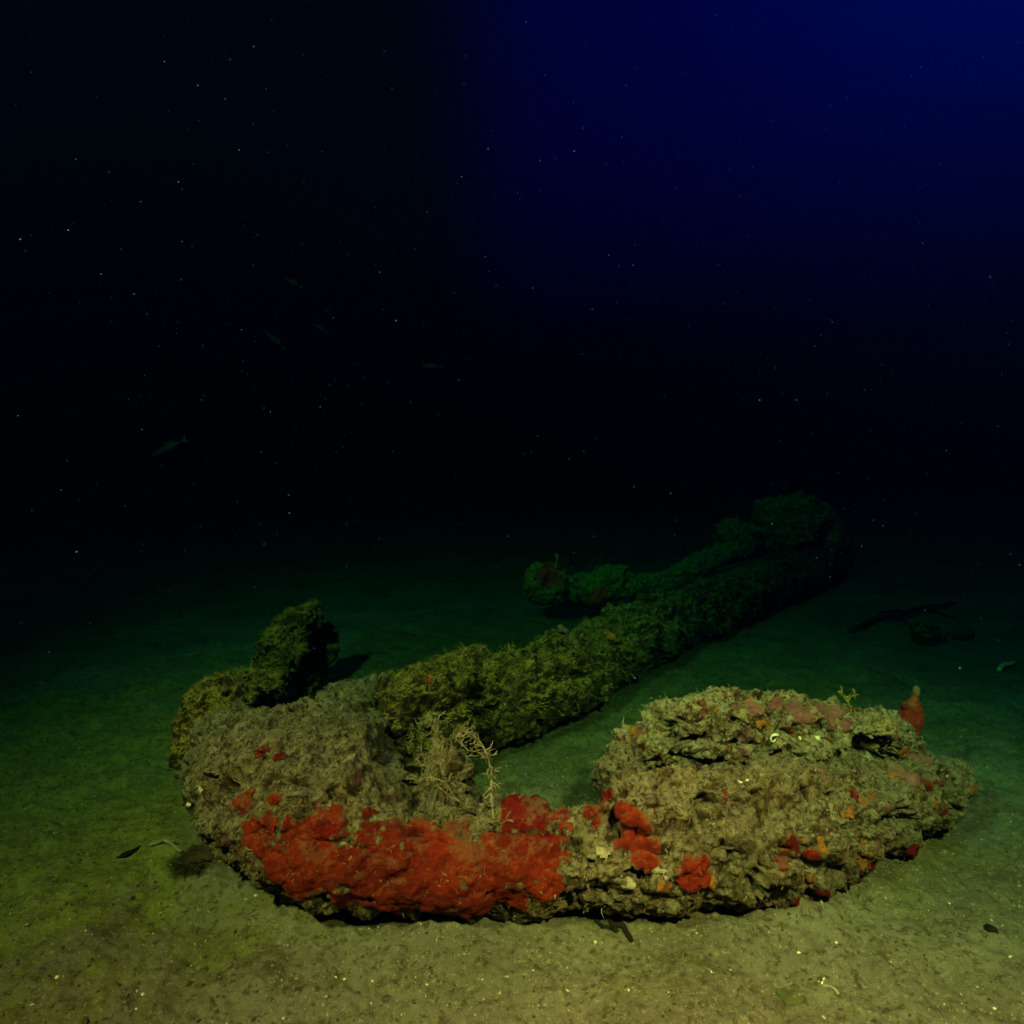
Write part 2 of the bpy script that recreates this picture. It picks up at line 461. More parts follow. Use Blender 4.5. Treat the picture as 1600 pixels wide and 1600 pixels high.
ORANGE = [(1365,1240,10),(1352,1254,10),(1335,1268,14),(1322,1270,10),(1280,1318,16),(1150,1342,20),(1185,1335,14),(1235,1322,14),(1110,1395,18),(1035,1385,16)]
WHITE = [(945,1333,14),(925,1348,13),(960,1320,9),(980,1350,13),(984,1366,10),(1018,1358,13),(1038,1362,10),(990,1386,13),(1012,1378,11),(948,1293,10),(900,1310,8)]
PINK = [(1420,1205,30),(1440,1185,22),(1290,1210,14),(640,1262,16),(560,1215,14),(1455,1225,14)]

def cast(bvh, px, py):
    d = Vector(ray(px, py)); d.normalize()
    h = bvh.ray_cast(Vector(EYE), d)
    return None if h[0] is None else (np.array(h[0]), h[3])
def centres(bvh, lst):
    out = []
    for px, py, r in lst:
        h = cast(bvh, px, py)
        if h is not None: out.append((h[0], r * h[1] / FPX / math.sqrt(1 + ((px - 800) / FPX) ** 2 + ((py - 800) / FPX) ** 2) * 1.0))
    return out
def field(V, cs, seed=0.0, amp=.38, sc=34):
    if not cs: return np.full(len(V), -1.0)
    m = np.full(len(V), -1.0)
    W = np.stack([fbm(V * 16 + seed + k * 9.7, 3) for k in range(3)], 1) * .034 + np.stack([fbm(V * 55 + seed + k * 5.3, 2) for k in range(3)], 1) * .010
    V0 = V; V = V + W * min(1.0, float(np.mean([c[1] for c in cs])) / .05)
    for c_, r in cs:
        near = np.abs(V - c_).max(1) < r * 2.2
        if near.any():
            m[near] = np.maximum(m[near], 1 - np.linalg.norm(V[near] - c_, axis=1) / r)
    V = V0
    n = fbm(V * sc + seed, 3) * amp + fbm(V * 120 + seed, 2) * amp * .9
    return np.where(m > -.9, m + n, -1)
def components(F, nv):
    lab = np.arange(nv)
    while True:
        mn = lab[F].min(1)
        new = lab.copy()
        for k in range(F.shape[1]): np.minimum.at(new, F[:, k], mn)
        new = new[new]
        if (new == lab).all(): return lab
        lab = new
def coat(name, V, F, N, fld, mat, parent, thick, minf=40, label=None, seed=0.0, soft=True):
    """a living crust on the iron: each connected patch is a sheet of its own, its rim sunk into the surface"""
    keep = (fld[F] > 0).all(1)
    if keep.sum() < minf: return []
    Fk = F[keep]
    lab = components(Fk, len(V))
    roots = lab[Fk[:, 0]]
    ids, cnt = np.unique(roots, return_counts=True)
    res = []
    for r, n in zip(ids, cnt):
        if n < minf: continue
        f = Fk[roots == r]; used, inv = np.unique(f, return_inverse=True)
        v, nn, fl = V[used], N[used], fld[used]
        w, _ = worley(v * 70 + seed)
        off = -.0015 + (thick * .45 + .0015) * sstep(0, .22, fl) + .0022 * fbm(v * 45 + seed, 3) + .002 * (0.5 - w) * sstep(.05, .3, fl)
        o = part_mesh(name, v + nn * off[:, None], inv.reshape(f.shape), mat, parent)
        if label: o["label"] = label
        at = o.data.attributes.new("rim", 'FLOAT', 'POINT')
        at.data.foreach_set("value", (np.clip(fl / .42, 0, 1) if soft else np.ones(len(fl))).astype(np.float32))
        res.append(o)
    return res

def strands(P, N, n, length, width, seed, lean=.9, grav=.0, curl=.5, seg=4):
    """n soft hair-like blades growing from random points of a skin"""
    r = np.random.default_rng(seed)
    wgt = sstep(-.25, .35, fbm(P * 21 + seed, 3)) * sstep(-.75, .1, N[:, 2]) + 1e-6
    idx = r.choice(len(P), n, p=wgt / wgt.sum())
    base, nor = P[idx], N[idx]
    L = length * (0.4 + 1.1 * r.random(n) ** 1.8); W = width * (.6 + .8 * r.random(n))
    d = nor + lean * r.normal(size=(n, 3)) * .6; d[:, 2] -= grav
    d /= np.linalg.norm(d, axis=1)[:, None]
    s = np.cross(d, r.normal(size=(n, 3))); s /= np.linalg.norm(s, axis=1)[:, None]
    bend = r.normal(size=(n, 3)) * curl
    V = np.empty((n, seg + 1, 2, 3))
    p = base - nor * .002
    for k in range(seg + 1):
        w = (W * (1 - .75 * k / seg))[:, None] * s * .5
        V[:, k, 0] = p - w; V[:, k, 1] = p + w
        dd = d + bend * (k / seg); dd /= np.linalg.norm(dd, axis=1)[:, None]
        p = p + dd * (L / seg)[:, None]
    b = np.arange(n)[:, None] * (seg + 1) * 2 + np.arange(seg)[None] * 2
    F = np.stack([b, b + 1, b + 3, b + 2], -1).reshape(-1, 4)
    return V.reshape(-1, 3), F

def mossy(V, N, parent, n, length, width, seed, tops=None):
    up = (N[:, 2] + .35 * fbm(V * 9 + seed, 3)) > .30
    for m_, k, mat in ((up, .65, tops or M_TURFG), (~up, .35, M_TURF_SHADE)):  # silty turf on top; dark turf below stands for the shade there
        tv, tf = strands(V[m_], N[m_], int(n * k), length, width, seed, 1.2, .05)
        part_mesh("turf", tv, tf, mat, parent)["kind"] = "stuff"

def lumpy(V, F, N, big, mid, fine, calm=None, seed=0.0):
    """grow the crust: swellings, knobs and pits"""
    k = 1.0 if calm is None else (1 - .75 * sstep(-.1, .25, calm))
    d = big * fbm(V * 5.2 + seed, 3) - .005
    V = V + .014 * np.stack([fbm(V * 14 + seed + 3.3 * q, 2) for q in range(3)], 1)
    w1, _ = worley(V * 17 + seed * 2); w2, _ = worley(V * 42 + seed)
    w3, _ = worley(V * 95 + seed * 3)
    d = d + mid * (.55 - w1) * k * (.5 + 1.2 * sstep(-.25, .35, fbm(V * 6 + 9 + seed, 2)))
    d = d + mid * .55 * (.5 - w2) * k + fine * (.5 - w3) * (.35 + .65 * k)
    d = d + fine * 1.3 * fbm(V * 60 + seed, 3) * (.3 + .7 * k)
    hole = sstep(.20, .45, fbm(V * 24 + 40 + seed, 3))
    d = d - mid * 1.5 * hole * k
    return V + N * d[:, None]

def vsel(N, V, fld): return fld < .02

# ---- near arm and crown -------------------------------------------------
arm_pts = [(1498,1216,.080,.034),(1458,1230,.080,.055),(1390,1258,.082,.072),(1290,1292,.084,.078),(1170,1320,.087,.084),(1050,1330,.086,.084),(930,1336,.084,.080),
           (830,1336,.082,.080),(720,1336,.084,.081),(600,1325,.092,.088),(505,1298,.110,.105),(435,1255,.122,.112),(385,1205,.130,.105),(362,1170,.120,.085)]
pr = [tube([Z(a, b_, c_) for a, b_, c_, r_ in arm_pts], [r_ for *_, r_ in arm_pts], 6, 24)]
pr.append(ball(Z(480, 1190, .15), (.19, .17, .085), rot=.3))
pr.append(ball(Z(560, 1128, .145), (.11, .15, .080), rot=.4))
pr.append(ball(Z(590, 1095, .175), (.06, .07, .055)))
pr.append(ball(Z(972, 1222, .135), (.05, .09, .06)))
pr.append(ball(Z(650, 1240, .13), (.10, .10, .075)))                # the knob over the red band
pr.append(ball(Z(690, 1215, .17), (.055, .055, .05)))
pr.append(tube([Z(985,1262,.165), Z(1100,1250,.16), Z(1250,1235,.15), Z(1360,1225,.125)], [.045,.052,.050,.038], 5, 18))   # silted shelf below the fluke
pr.append(ball(Z(480, 1120, .215), (.028, .028, .03)))               # round growth on the crown
V, F = fuse(pr, .0034, 4)
bvh = BVHTree.FromPolygons([tuple(v) for v in V], F.tolist())
cR, cR2, cD, cO, cW, cP = (centres(bvh, L) for L in (RED, RED2, DRED, ORANGE, WHITE, PINK))
fR = field(V, cR, 3.0, .20, 26)
N = vnormals(V, F)
V = lumpy(V, F, N, .014, .021, .006, fR, 2.0)
# the open cleft between crown and far arm, and a dark overhang above the sponge
cl = catmull([Z(312,1215,.10), Z(318,1160,.17), Z(350,1132,.21), Z(400,1118,.20)], 14)
dm = np.min(np.linalg.norm(V[:, None] - cl[None], axis=2), axis=1)
V = V - N * (.030 * np.exp(-(dm / .011) ** 2))[:, None]
def carve(V, N, bvh, lst):
    """cracks and hollows worn into a crust, along lines found on its own surface"""
    for pts, w_, dp in lst:
        P = [h[0] for h in (cast(bvh, *p) for p in pts) if h is not None]
        if not P: continue
        cl = catmull(P, 10) if len(P) > 1 else np.array(P)
        dm = np.min(np.linalg.norm(V[:, None] - cl[None], axis=2), axis=1)
        dm = np.maximum(dm + w_ * .9 * fbm(V * 32, 3), 0)
        V = V - N * (dp * np.exp(-(dm / w_) ** 2))[:, None]
    return V
V = carve(V, N, bvh, [([(625,1095),(636,1135),(646,1170),(660,1200)], .042, .12), ([(560,1228),(610,1236),(648,1252)], .011, .030), ([(640,1297),(664,1306)], .010, .035),
    ([(1395,1290),(1440,1288)], .018, .040), ([(1400,1335),(1470,1300)], .016, .035), ([(470,1185),(520,1182),(560,1176)], .009, .022), ([(330,1225),(331,1188),(346,1160),(385,1138),(432,1128)], .008, .042),
    ([(365,1208),(375,1220)], .010, .025), ([(410,1232),(425,1212)], .007, .018), ([(480,1262),(470,1285)], .010, .022), ([(1225,1340),(1290,1360)], .014, .026), ([(1040,1228),(1060,1245)], .012, .020), ([(780,1288),(860,1292)], .009, .030)])
N = vnormals(V, F)
fR = field(V, cR, 3.0, .34, 24) + .06 * (field(V, cR, 3.0, .2, 26) > -.9); fR = np.where(fR > -.9, fR - .30 * sstep(.16, .38, fbm(V * 15 + 120, 4)) - .24 * sstep(.10, .32, fbm(V * 50 + 60, 3)), fR); fR2 = field(V, cR2, 8.0, .30, 40); fD = field(V, cD, 5.0, .30, 40)
def speck(V, seed, lo, sc): return (fbm(V * sc + seed, 4, .6) - lo) * 3.0
right = sstep(.22, .32, V[:, 0])
fD = np.maximum(fD, np.where(right > .5, speck(V, 61.0, .27, 15), -1)); 
fO = field(V, cO, 11.0, .5, 48); fO = np.maximum(fO, np.where(right > .5, speck(V, 77.0, .33, 19), -1)); fW = field(V, cW, 15.0, .95, 75); fP = field(V, cP, 19.0, .6, 45)
# split into the crown and the near arm along an uneven seam
xs = Z(655, 1340, .1)[0]
cx = V[F].mean(1)
is_crown = (cx[:, 0] + .02 * fbm(cx * 9, 2)) < xs
bare = np.maximum.reduce([fR, fR2, fD, fO, fW])
hosts = []
for nm, msk in (("crown", is_crown), ("arm", ~is_crown)):
    f = F[msk]; used, inv = np.unique(f, return_inverse=True)
    v, n_, f = V[used], N[used], inv.reshape(f.shape)
    o = part_mesh(nm, v, f, M_ARM, anchor); hosts.append(o)
    coat("red_sponge", v, f, n_, fR[used], M_RED, o, .0055, 60, "orange red sponge sheet")
    coat("red_sponge", v, f, n_, fR2[used], M_RED, o, .0075, 25)
    coat("red_sponge", v, f, n_, fD[used], M_DRED, o, .0070, 20, "dark red sponge patch")
    coat("orange_sponge", v, f, n_, fO[used], M_ORANGE, o, .0055, 12)
    coat("white_crust", v, f, n_, fW[used], M_WHITE, o, .005, 8, None, 0.0, False)
    coat("pink_crust", v, f, n_, fP[used], M_PINK, o, .0025, 12)
    ok = (bare[used] < .03)
    tv, tf = strands(v[ok], n_[ok], 22000, .0046, .0010, 11, 1.3, .05)
    t = part_mesh("turf", tv, tf, M_TURF, o); t["kind"] = "stuff"
    ok = ok & (fbm(v * 11 + 4, 3) > .12)
    tv, tf = strands(v[ok], n_[ok], 900, .013, .0010, 12, 1.3, .15, 1.0)
    t = part_mesh("turf", tv, tf, M_TURF, o); t["kind"] = "stuff"
    ok = (bare[used] > .2)
    tv, tf = strands(v[ok], n_[ok], 450, .012, .0010, 13, 1.2, .2)
    t = part_mesh("turf", tv, tf, M_TURF, o); t["kind"] = "stuff"
arm_bvh = BVHTree.FromPolygons([tuple(v) for v in V], F.tolist())

# ---- near fluke -----------------------------------------------------------
fl = [(968,1185,1.17,.026),(1000,1166,1.18,.044),(1065,1148,1.19,.074),(1150,1143,1.20,.084),(1240,1148,1.21,.080),(1330,1160,1.22,.072),(1390,1168,1.24,.062),(1418,1180,1.25,.042)]
pr = [tube([D(a, b_, c_) for a, b_, c_, r_ in fl], [r_ for *_, r_ in fl], 6, 24, (.85, 1.0))]
pr.append(ball(D(1075, 1128, 1.15), (.045, .03, .042)))
pr.append(ball(D(1165, 1115, 1.16), (.05, .03, .03)))
pr.append(ball(D(1365, 1135, 1.17), (.055, .035, .032)))
V, F = fuse(pr, .0032, 3)
bvh = BVHTree.FromPolygons([tuple(v) for v in V], F.tolist())
PINKF = [(1290,1102,28),(1250,1112,28),(1210,1092,24),(1180,1098,20),(1150,1092,20),(1055,1095,14),(1290,1130,16),(1315,1128,14)]
ORF = [(1412,1172,14),(1425,1182,10),(1198,1130,12),(1185,1133,8)]
REDF = [(1288,1178,15),(1272,1186,10),(1295,1158,10),(1040,1190,10),(1028,1178,8)]
cP, cO, cD = centres(bvh, PINKF), centres(bvh, ORF), centres(bvh, REDF)
N = vnormals(V, F)
V = lumpy(V, F, N, .012, .022, .008, None, 6.0)
V = carve(V, N, bvh, [([(1228,1135),(1240,1150)], .013, .034), ([(1345,1180),(1400,1192)], .018, .040), ([(1340,1160),(1375,1160)], .010, .026), ([(1075,1196),(1120,1200)], .012, .020), ([(1175,1200),(1205,1196)], .011, .020),
    ([(1040,1110),(1046,1160)], .008, .022), ([(1120,1112),(1124,1150)], .008, .020), ([(1050,1155),(1110,1158)], .007, .018), ([(1300,1140),(1310,1165)], .008, .02)])
N = vnormals(V, F)
fP = np.maximum(field(V, cP, 2.0, .6, 45), speck(V, 31.0, .26, 14)); fO = np.maximum(field(V, cO, 4.0, .5, 50), speck(V, 47.0, .34, 20)); fD = np.maximum(field(V, cD, 6.0, .45, 45), speck(V, 13.0, .27, 16))
fW = speck(V, 91.0, .37, 24)
fluke = part_mesh("fluke", V, F, M_FLUKE, anchor)
coat("pink_crust", V, F, N, fP, M_PINK, fluke, .003, 12)
coat("orange_sponge", V, F, N, fO, M_ORANGE, fluke, .006, 14)
coat("white_crust", V, F, N, fW, M_WHITE, fluke, .004, 10, None, 0.0, False)
coat("red_sponge", V, F, N, fD, M_DRED, fluke, .006, 10)
ok = np.maximum.reduce([fP, fO, fD]) < .02
tv, tf = strands(V[ok], N[ok], 12000, .0044, .0010, 21, 1.3, .05)
part_mesh("turf", tv, tf, M_TURFP, fluke)["kind"] = "stuff"
ok = ok & (fbm(V * 10 + 2, 3) > .05)
tv, tf = strands(V[ok], N[ok], 800, .014, .0010, 22, 1.3, .2, 1.0)
part_mesh("turf", tv, tf, M_TURFP, fluke)["kind"] = "stuff"
fluke_bvh = BVHTree.FromPolygons([tuple(v) for v in V], F.tolist())

# ---- shank ------------------------------------------------------------------
sh = [(640,1135,.125,.11),(705,1098,.12,.112),(785,1092,.112,.108),(870,1062,.108,.106),(955,1016,.106,.104),(1055,968,.106,.102),(1150,931,.106,.098),(1245,896,.108,.100),(1305,874,.108,.10)]
pr = [tube([Z(a, b_, c_) for a, b_, c_, r_ in sh], [r_ for *_, r_ in sh], 8, 24)]
pr.append(ball(Z(735, 1045, .19), (.075, .07, .055)))
pr.append(ball(Z(640, 1085, .17), (.07, .08, .06)))
V, F = fuse(pr, .0055, 3)
bvh = BVHTree.FromPolygons([tuple(v) for v in V], F.tolist())
cD = centres(bvh, [(672,1068,8),(715,1100,9),(690,1068,6)]); cO = centres(bvh, [(953,988,17),(712,1130,11),(708,1142,9)])
N = vnormals(V, F)
V = lumpy(V, F, N, .020, .026, .008, None, 12.0)
V = carve(V, N, bvh, [([(665,1120),(680,1160)], .035, .07), ([(770,1030),(785,1065),(780,1110)], .016, .035), ([(735,1090),(745,1120)], .018, .03), ([(900,1060),(940,1040)], .016, .022)]); N = vnormals(V, F)
fD, fO = field(V, cD, 1, .3), field(V, cO, 2, .3)
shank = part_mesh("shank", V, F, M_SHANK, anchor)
coat("red_sponge", V, F, N, fD, M_BRED, shank, .009, 4)
coat("orange_sponge", V, F, N, fO, M_BORANGE, shank, .012, 4)
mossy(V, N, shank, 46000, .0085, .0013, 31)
ok = fbm(V * 6 + 8, 3) > .1
tv, tf = strands(V[ok], N[ok], 5000, .020, .0014, 32, 1.2, .1, .9)
part_mesh("turf", tv, tf, M_TURFG, shank)["kind"] = "stuff"
shank_bvh = BVHTree.FromPolygons([tuple(v) for v in V], F.tolist())

# ---- far arm and far fluke ------------------------------------------------
fa = [(330,1165,.135,.070),(335,1128,.15,.080),(355,1105,.14,.082),(405,1095,.115,.07),(425,1085,.10,.06)]
pr = [tube([Z(a, b_, c_) for a, b_, c_, r_ in fa], [r_ for *_, r_ in fa], 7, 22)]
V, F = fuse(pr, .0048, 3); N = vnormals(V, F)
bvh = BVHTree.FromPolygons([tuple(v) for v in V], F.tolist())
cD = centres(bvh, [(398,1086,9)])
V = lumpy(V, F, N, .014, .018, .007, None, 18.0)
V = carve(V, N, bvh, [([(310,1225),(315,1185),(332,1152),(370,1127),(425,1118)], .014, .055)]); N = vnormals(V, F)
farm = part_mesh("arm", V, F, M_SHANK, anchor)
coat("red_sponge", V, F, N, field(V, cD, 3, .3), M_DRED, farm, .006, 4)
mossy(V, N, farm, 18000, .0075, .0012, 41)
ff = [(418,1082,1.66,.055),(428,1045,1.71,.062),(446,1005,1.76,.064),(466,975,1.80,.058),(482,962,1.83,.046)]
pr = [tube([D(a, b_, c_) for a, b_, c_, r_ in ff], [r_ for *_, r_ in ff], 7, 22, (1.0, 1.0)),
      tube([D(470,1080,1.80), D(495,1030,1.90), D(508,995,1.94)], [.05,.055,.04], 6, 18)]
V, F = fuse(pr, .0048, 3); N = vnormals(V, F)
V = lumpy(V, F, N, .014, .020, .008, None, 24.0); N = vnormals(V, F)
ffl = part_mesh("fluke", V, F, M_SHANK, anchor)
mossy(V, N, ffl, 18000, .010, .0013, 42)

# ---- stock drawn in along the shank, and the shackle -----------------------
st = [(905,918,2.52,.055),(935,925,2.50,.060),(960,908,2.52,.066),(998,918,2.55,.045),(1050,905,2.65,.050),(1110,878,2.85,.055),(1150,862,3.00,.06)]
pr = [tube([D(a, b_, c_) for a, b_, c_, r_ in st], [r_ for *_, r_ in st], 6, 18), ball(D(852, 913, 2.52), (.095, .085, .090))]
V, F = fuse(pr, .006, 3); N = vnormals(V, F)
# the hollow worn into the ball at the stock's end
hc = D(865, 905, 2.43); dd = np.linalg.norm(V - hc, axis=1)
V = V - N * (.045 * sstep(.055, .025, dd))[:, None]
V = lumpy(V, F, N, .012, .018, .007, None, 33.0); N = vnormals(V, F)
stock = part_mesh("stock", V, F, M_FAR_LIT, anchor)
bvh = BVHTree.FromPolygons([tuple(v) for v in V], F.tolist())
coat("red_sponge", V, F, N, field(V, centres(bvh, [(932,940,24),(860,900,26),(868,890,18)]), 1, .3), M_BRED, stock, .006, 4)
mossy(V, N, stock, 12000, .012, .0018, 51, M_FAR_LIT_TURF)
pr = [ball(D(1150, 842, 3.05), (.10, .09, .09)), ball(D(1235, 818, 3.15), (.14, .10, .13)), ball(D(1190, 850, 3.2), (.11, .1, .09)), ball(D(1285, 848, 3.3), (.075, .09, .07))]
ring = [D(1240 + 62 * math.cos(a), 838 + 52 * math.sin(a), 3.28 + .08 * math.cos(a)) for a in np.linspace(0, 2 * math.pi * .97, 12)]
pr.append(tube(ring, [.045] * 12, 4, 14))
V, F = fuse(pr, .007, 3); N = vnormals(V, F)
V = lumpy(V, F, N, .03, .030, .01, None, 41.0); N = vnormals(V, F)
shk = part_mesh("shackle", V, F, M_FAR_LIT, anchor)
mossy(V, N, shk, 16000, .020, .0022, 52, M_FAR_LIT_TURF)

# ------------------------------------------------------------------ ropes along the shank
def simple_tube(P, R, n=5, seg=6): return tube(P, R, n, seg)
def top_mesh(name, parts, mat, base, label, cat, group=None, rough=0.0, sc=90):
    V, F = join(parts)
    if rough: V = V + rough * np.stack([fbm(V * sc + 7.1 * q, 3) for q in range(3)], 1)
    me = mesh_from(name, V - np.asarray(base), F)
    o = link(name, me, mat); o.location = base
    return tag(o, label, cat, group)
def shank_top(px, py, lift=.012):
    h = cast(shank_bvh, px, py)
    return None if h is None else h[0] + np.array([0, -.004, lift])
for pts, lab in (([(1028,930),(1062,918),(1100,899),(1140,885),(1180,880),(1225,872)], "thin pale rope lying along the top of the shank"),
                 ([(1100,893),(1140,872),(1180,852),(1205,840)], "thin pale rope rising from the shank to the overgrown lump at its end")):
    P = []
    for a, b_ in pts:
        h = shank_top(a, b_)
        P.append(h if (h is not None and "along" in lab) else D(a, b_, 2.45 + (a - 1028) / 300))
    top_mesh("rope", [simple_tube(P, [.006] * len(P))], M_ROPE, P[0], lab, "rope", "ropes on the anchor")

# ------------------------------------------------------------------ animals and growths that stand on the anchor
def bush(base, up, size, seed, depth=5, r0=.0017):
    """branching hydroid: forked, twiggy, tapering tubes"""
    r = random.Random(seed); parts = []
    def grow(p, d, L, rad, k):
        pts = [p]; q = Vector(p); dd = Vector(d).normalized()
        for _ in range(3):
            dd = (dd + Vector((r.gauss(0, .22), r.gauss(0, .22), r.gauss(0, .2)))).normalized()
            q = q + dd * (L / 3); pts.append(tuple(q))
        parts.append(tube([np.array(x) for x in pts], [rad, rad * .9, rad * .8, rad * .7], 2, 5))
        if k > 0:
            for t in range(r.choice((2, 2, 3))):
                nd = (dd + Vector((r.gauss(0, .65), r.gauss(0, .65), r.gauss(0.05, .5)))).normalized()
                grow(tuple(q), nd, L * r.uniform(.6, .85), rad * .78, k - 1)
            for t in range(5):
                s = Vector(pts[1 + t % 2]); nd = (dd + Vector((r.gauss(0, .9), r.gauss(0, .9), r.gauss(0, .7)))).normalized()
                grow(tuple(s), nd, L * r.uniform(.18, .4), rad * .45, 0)
    grow(tuple(base), up, size * .36, r0, depth)
    return parts
def perch(px, py):
    best = None
    for bv in (arm_bvh, fluke_bvh, shank_bvh):
        h = cast(bv, px, py)
        if h is not None and (best is None or h[1] < best[1]): best = h
    return best[0]
for (px, py, up, size, seed, dep, lab) in (
        (672,1195,(-.15,-.2,1),.085,3,5,"bushy pale hydroid with a dense twiggy crown beside the knob on the crown"),
        (745,1275,(.05,-.3,1),.15,5,5,"tall thin branching hydroid at the edge of the gap above the red sponge"),
        (700,1225,(.2,-.3,.9),.075,8,4,"small tangled hydroid on the round knob above the red sponge"),
        (770,1300,(.1,-.7,.5),.055,9,4,"short hydroid drooping over the red sponge next to the gap"),
        (652,1175,(-.1,-.3,1),.070,21,4,"dull tangled hydroid on the lip of the dark crevice in the crown"),
        (722,1185,(.1,-.3,1),.080,23,5,"dense dull hydroid clump between the bushy one and the long arching stem"),
        (712,1262,(.0,-.6,.7),.060,25,4,"low matted hydroid just above the top edge of the red sponge"),
        (1330,1110,(.1,-.2,1),.045,12,4,"dark low hydroid on the top edge of the fluke near the orange red sea squirt"),
        (1395,1165,(.1,-.7,.2),.07,15,4,"wiry hydroid hanging over the face of the fluke beside the orange sponge")):
    b0 = perch(px, py)
    top_mesh("hydroid", bush(b0, up, size, seed, dep), M_HYD if seed != 12 else M_TURFG, b0, lab, "hydroid", "hydroids on the anchor")

# the long arching stem that leans over the gap
b0 = perch(772, 1290)
pa = [b0, D(768, 1245, b0[1] + .02), D(766, 1200, b0[1] + .04), D(752, 1162, b0[1] + .05), D(728, 1144, b0[1] + .05), D(712, 1152, b0[1] + .045)]
ar = [tube(pa, [.0022, .0021, .0019, .0017, .0014, .0010], 5, 6)]
cp = catmull(pa, 6)
for k in range(2, len(cp) - 1):
    for q in range(2):
        dr = Vector((random.gauss(0, 1), random.gauss(0, .6), random.gauss(-.1, .8))).normalized()
        ar += bush(cp[k], dr, .030, 100 + 7 * k + q, 1, .0011)
top_mesh("hydroid", ar, M_HYD, b0, "long thin hydroid stem arching over the gap beside the shank", "hydroid", "hydroids on the anchor")

# sea squirt
base = D(1418, 1142, 1.27); tip = D(1431, 1081, 1.27)
ax = [base + (tip - base) * t for t in (-.15, .12, .35, .55, .72, .85, 1.0)]
sv, sf = tube(ax, [.016, .023, .0235, .019, .0125, .008, .0065], 7, 24)
n_ = sv - sv.mean(0); n_ /= np.linalg.norm(n_, axis=1)[:, None]
sv = sv + n_ * (.0055 * fbm(sv * 75, 3))[:, None]
squirt = empty("sea_squirt", base)
tag(squirt, "orange red sea squirt standing on the right end of the fluke", "sea squirt")
M_SQ = sponge_mat("sea_squirt", (.22, .022, .010), (.34, .05, .014), (.34, .09, .04), .6)
link("body", mesh_from("body", sv - base, sf), M_SQ, squirt)
sd = (tip - base) / np.linalg.norm(tip - base)
s0 = base + (tip - base) * .62 + np.array([-.012, -.004, 0])
v2, f2 = tube([s0, s0 + np.array([-.006, -.002, .004]), s0 + np.array([-.009, -.003, .008])], [.008, .0065, .0055], 4, 12)
link("siphon", mesh_from("siphon", v2 - base, f2), M_SQ, squirt)
for ob in bpy.data.objects:
    if ob.parent == squirt:
        at = ob.data.attributes.new("rim", 'FLOAT', 'POINT'); at.data.foreach_set("value", np.full(len(ob.data.vertices), .9, np.float32))
v2, f2 = tube([tip - sd * .002, tip + sd * .006], [.0078, .0062], 4, 14)
link("siphon", mesh_from("siphon", v2 - base, f2), M_DRED, squirt)

# coiled worm tube on the fluke
c0 = perch(1208, 1152) + np.array([0, -.010, 0])
P = [c0 + np.array([math.cos(a) * .0082 * (1 - .05 * i), .001 + .0007 * i, math.sin(a) * .0090 * (1 - .05 * i)]) for i, a in enumerate(np.linspace(1.2, 6.4, 12))]
top_mesh("worm_shell", [tube(P, [.0021 - .00010 * i for i in range(12)], 4, 10)], M_SHELL, c0, "white coiled worm shell in the middle of the fluke's face", "worm shell", None, .0012, 160)
for px, py, r, lab in ((1250,1152,.0045,"tiny white shell lower left of the dark hollow on the fluke"), (1278,1153,.0055,"small glossy white shell beside the red sponge on the fluke"),
                       (1155,1222,.004,"white shell chip at the middle of the fluke's foot"), (1168,1219,.003,"smaller white shell chip just right of another at the fluke's foot"),
                       (315,1234,.006,"pale round barnacle on the left side of the crown"), (296,1257,.0055,"bright barnacle low on the left edge of the crown")):
    c0 = perch(px, py)
    if c0 is None: continue
    v, f = ball(c0, (r * 1.3, r, r * .9), 10, 7); r_ = r; v = c0 + (v - c0) * .62 + r * np.stack([fbm(v * 260 + q * 3, 2) for q in range(3)], 1)
    top_mesh("shell", [(v, f)], M_SHELL, c0, lab, "shell", "little shells on the anchor")
# finger sponges on the shank
M_YEL = sponge_mat("yellow_sponge", (.16, .13, .025), (.24, .20, .04), (.36, .32, .12))
b0 = perch(884, 1003)
top_mesh("finger_sponge", [tube([b0, b0 + [.004, 0, .02], b0 + [-.014, 0, .038]], [.009, .008, .007], 6, 12),
                           tube([b0, b0 + [.02, -.004, .02], b0 + [.034, -.004, .034]], [.008, .008, .006], 6, 12),
                           tube([b0, b0 + [.022, -.01, .002], b0 + [.034, -.012, -.012]], [.009, .008, .006], 6, 12)], M_YEL, b0,
         "small yellow three fingered sponge on top of the shank", "sponge", None, .010, 60)
b0 = perch(945, 1075)
top_mesh("drooping_sponge", [tube([b0 + [0, .01, .03], b0, b0 + [.004, -.016, -.03]], [.026, .021, .006], 9, 18)], M_SHANK, b0,
         "olive sponge hanging from the side of the shank over the sand", "sponge", None, .016, 50)
b0 = D(868, 884, 2.46)
top_mesh("tube_worm", [tube([b0, b0 + [.006, 0, .02], b0 + [.004, 0, .04]], [.005, .005, .006], 4, 8)], M_HYD, b0, "pale tube worm on top of the stock's round end", "tube worm")

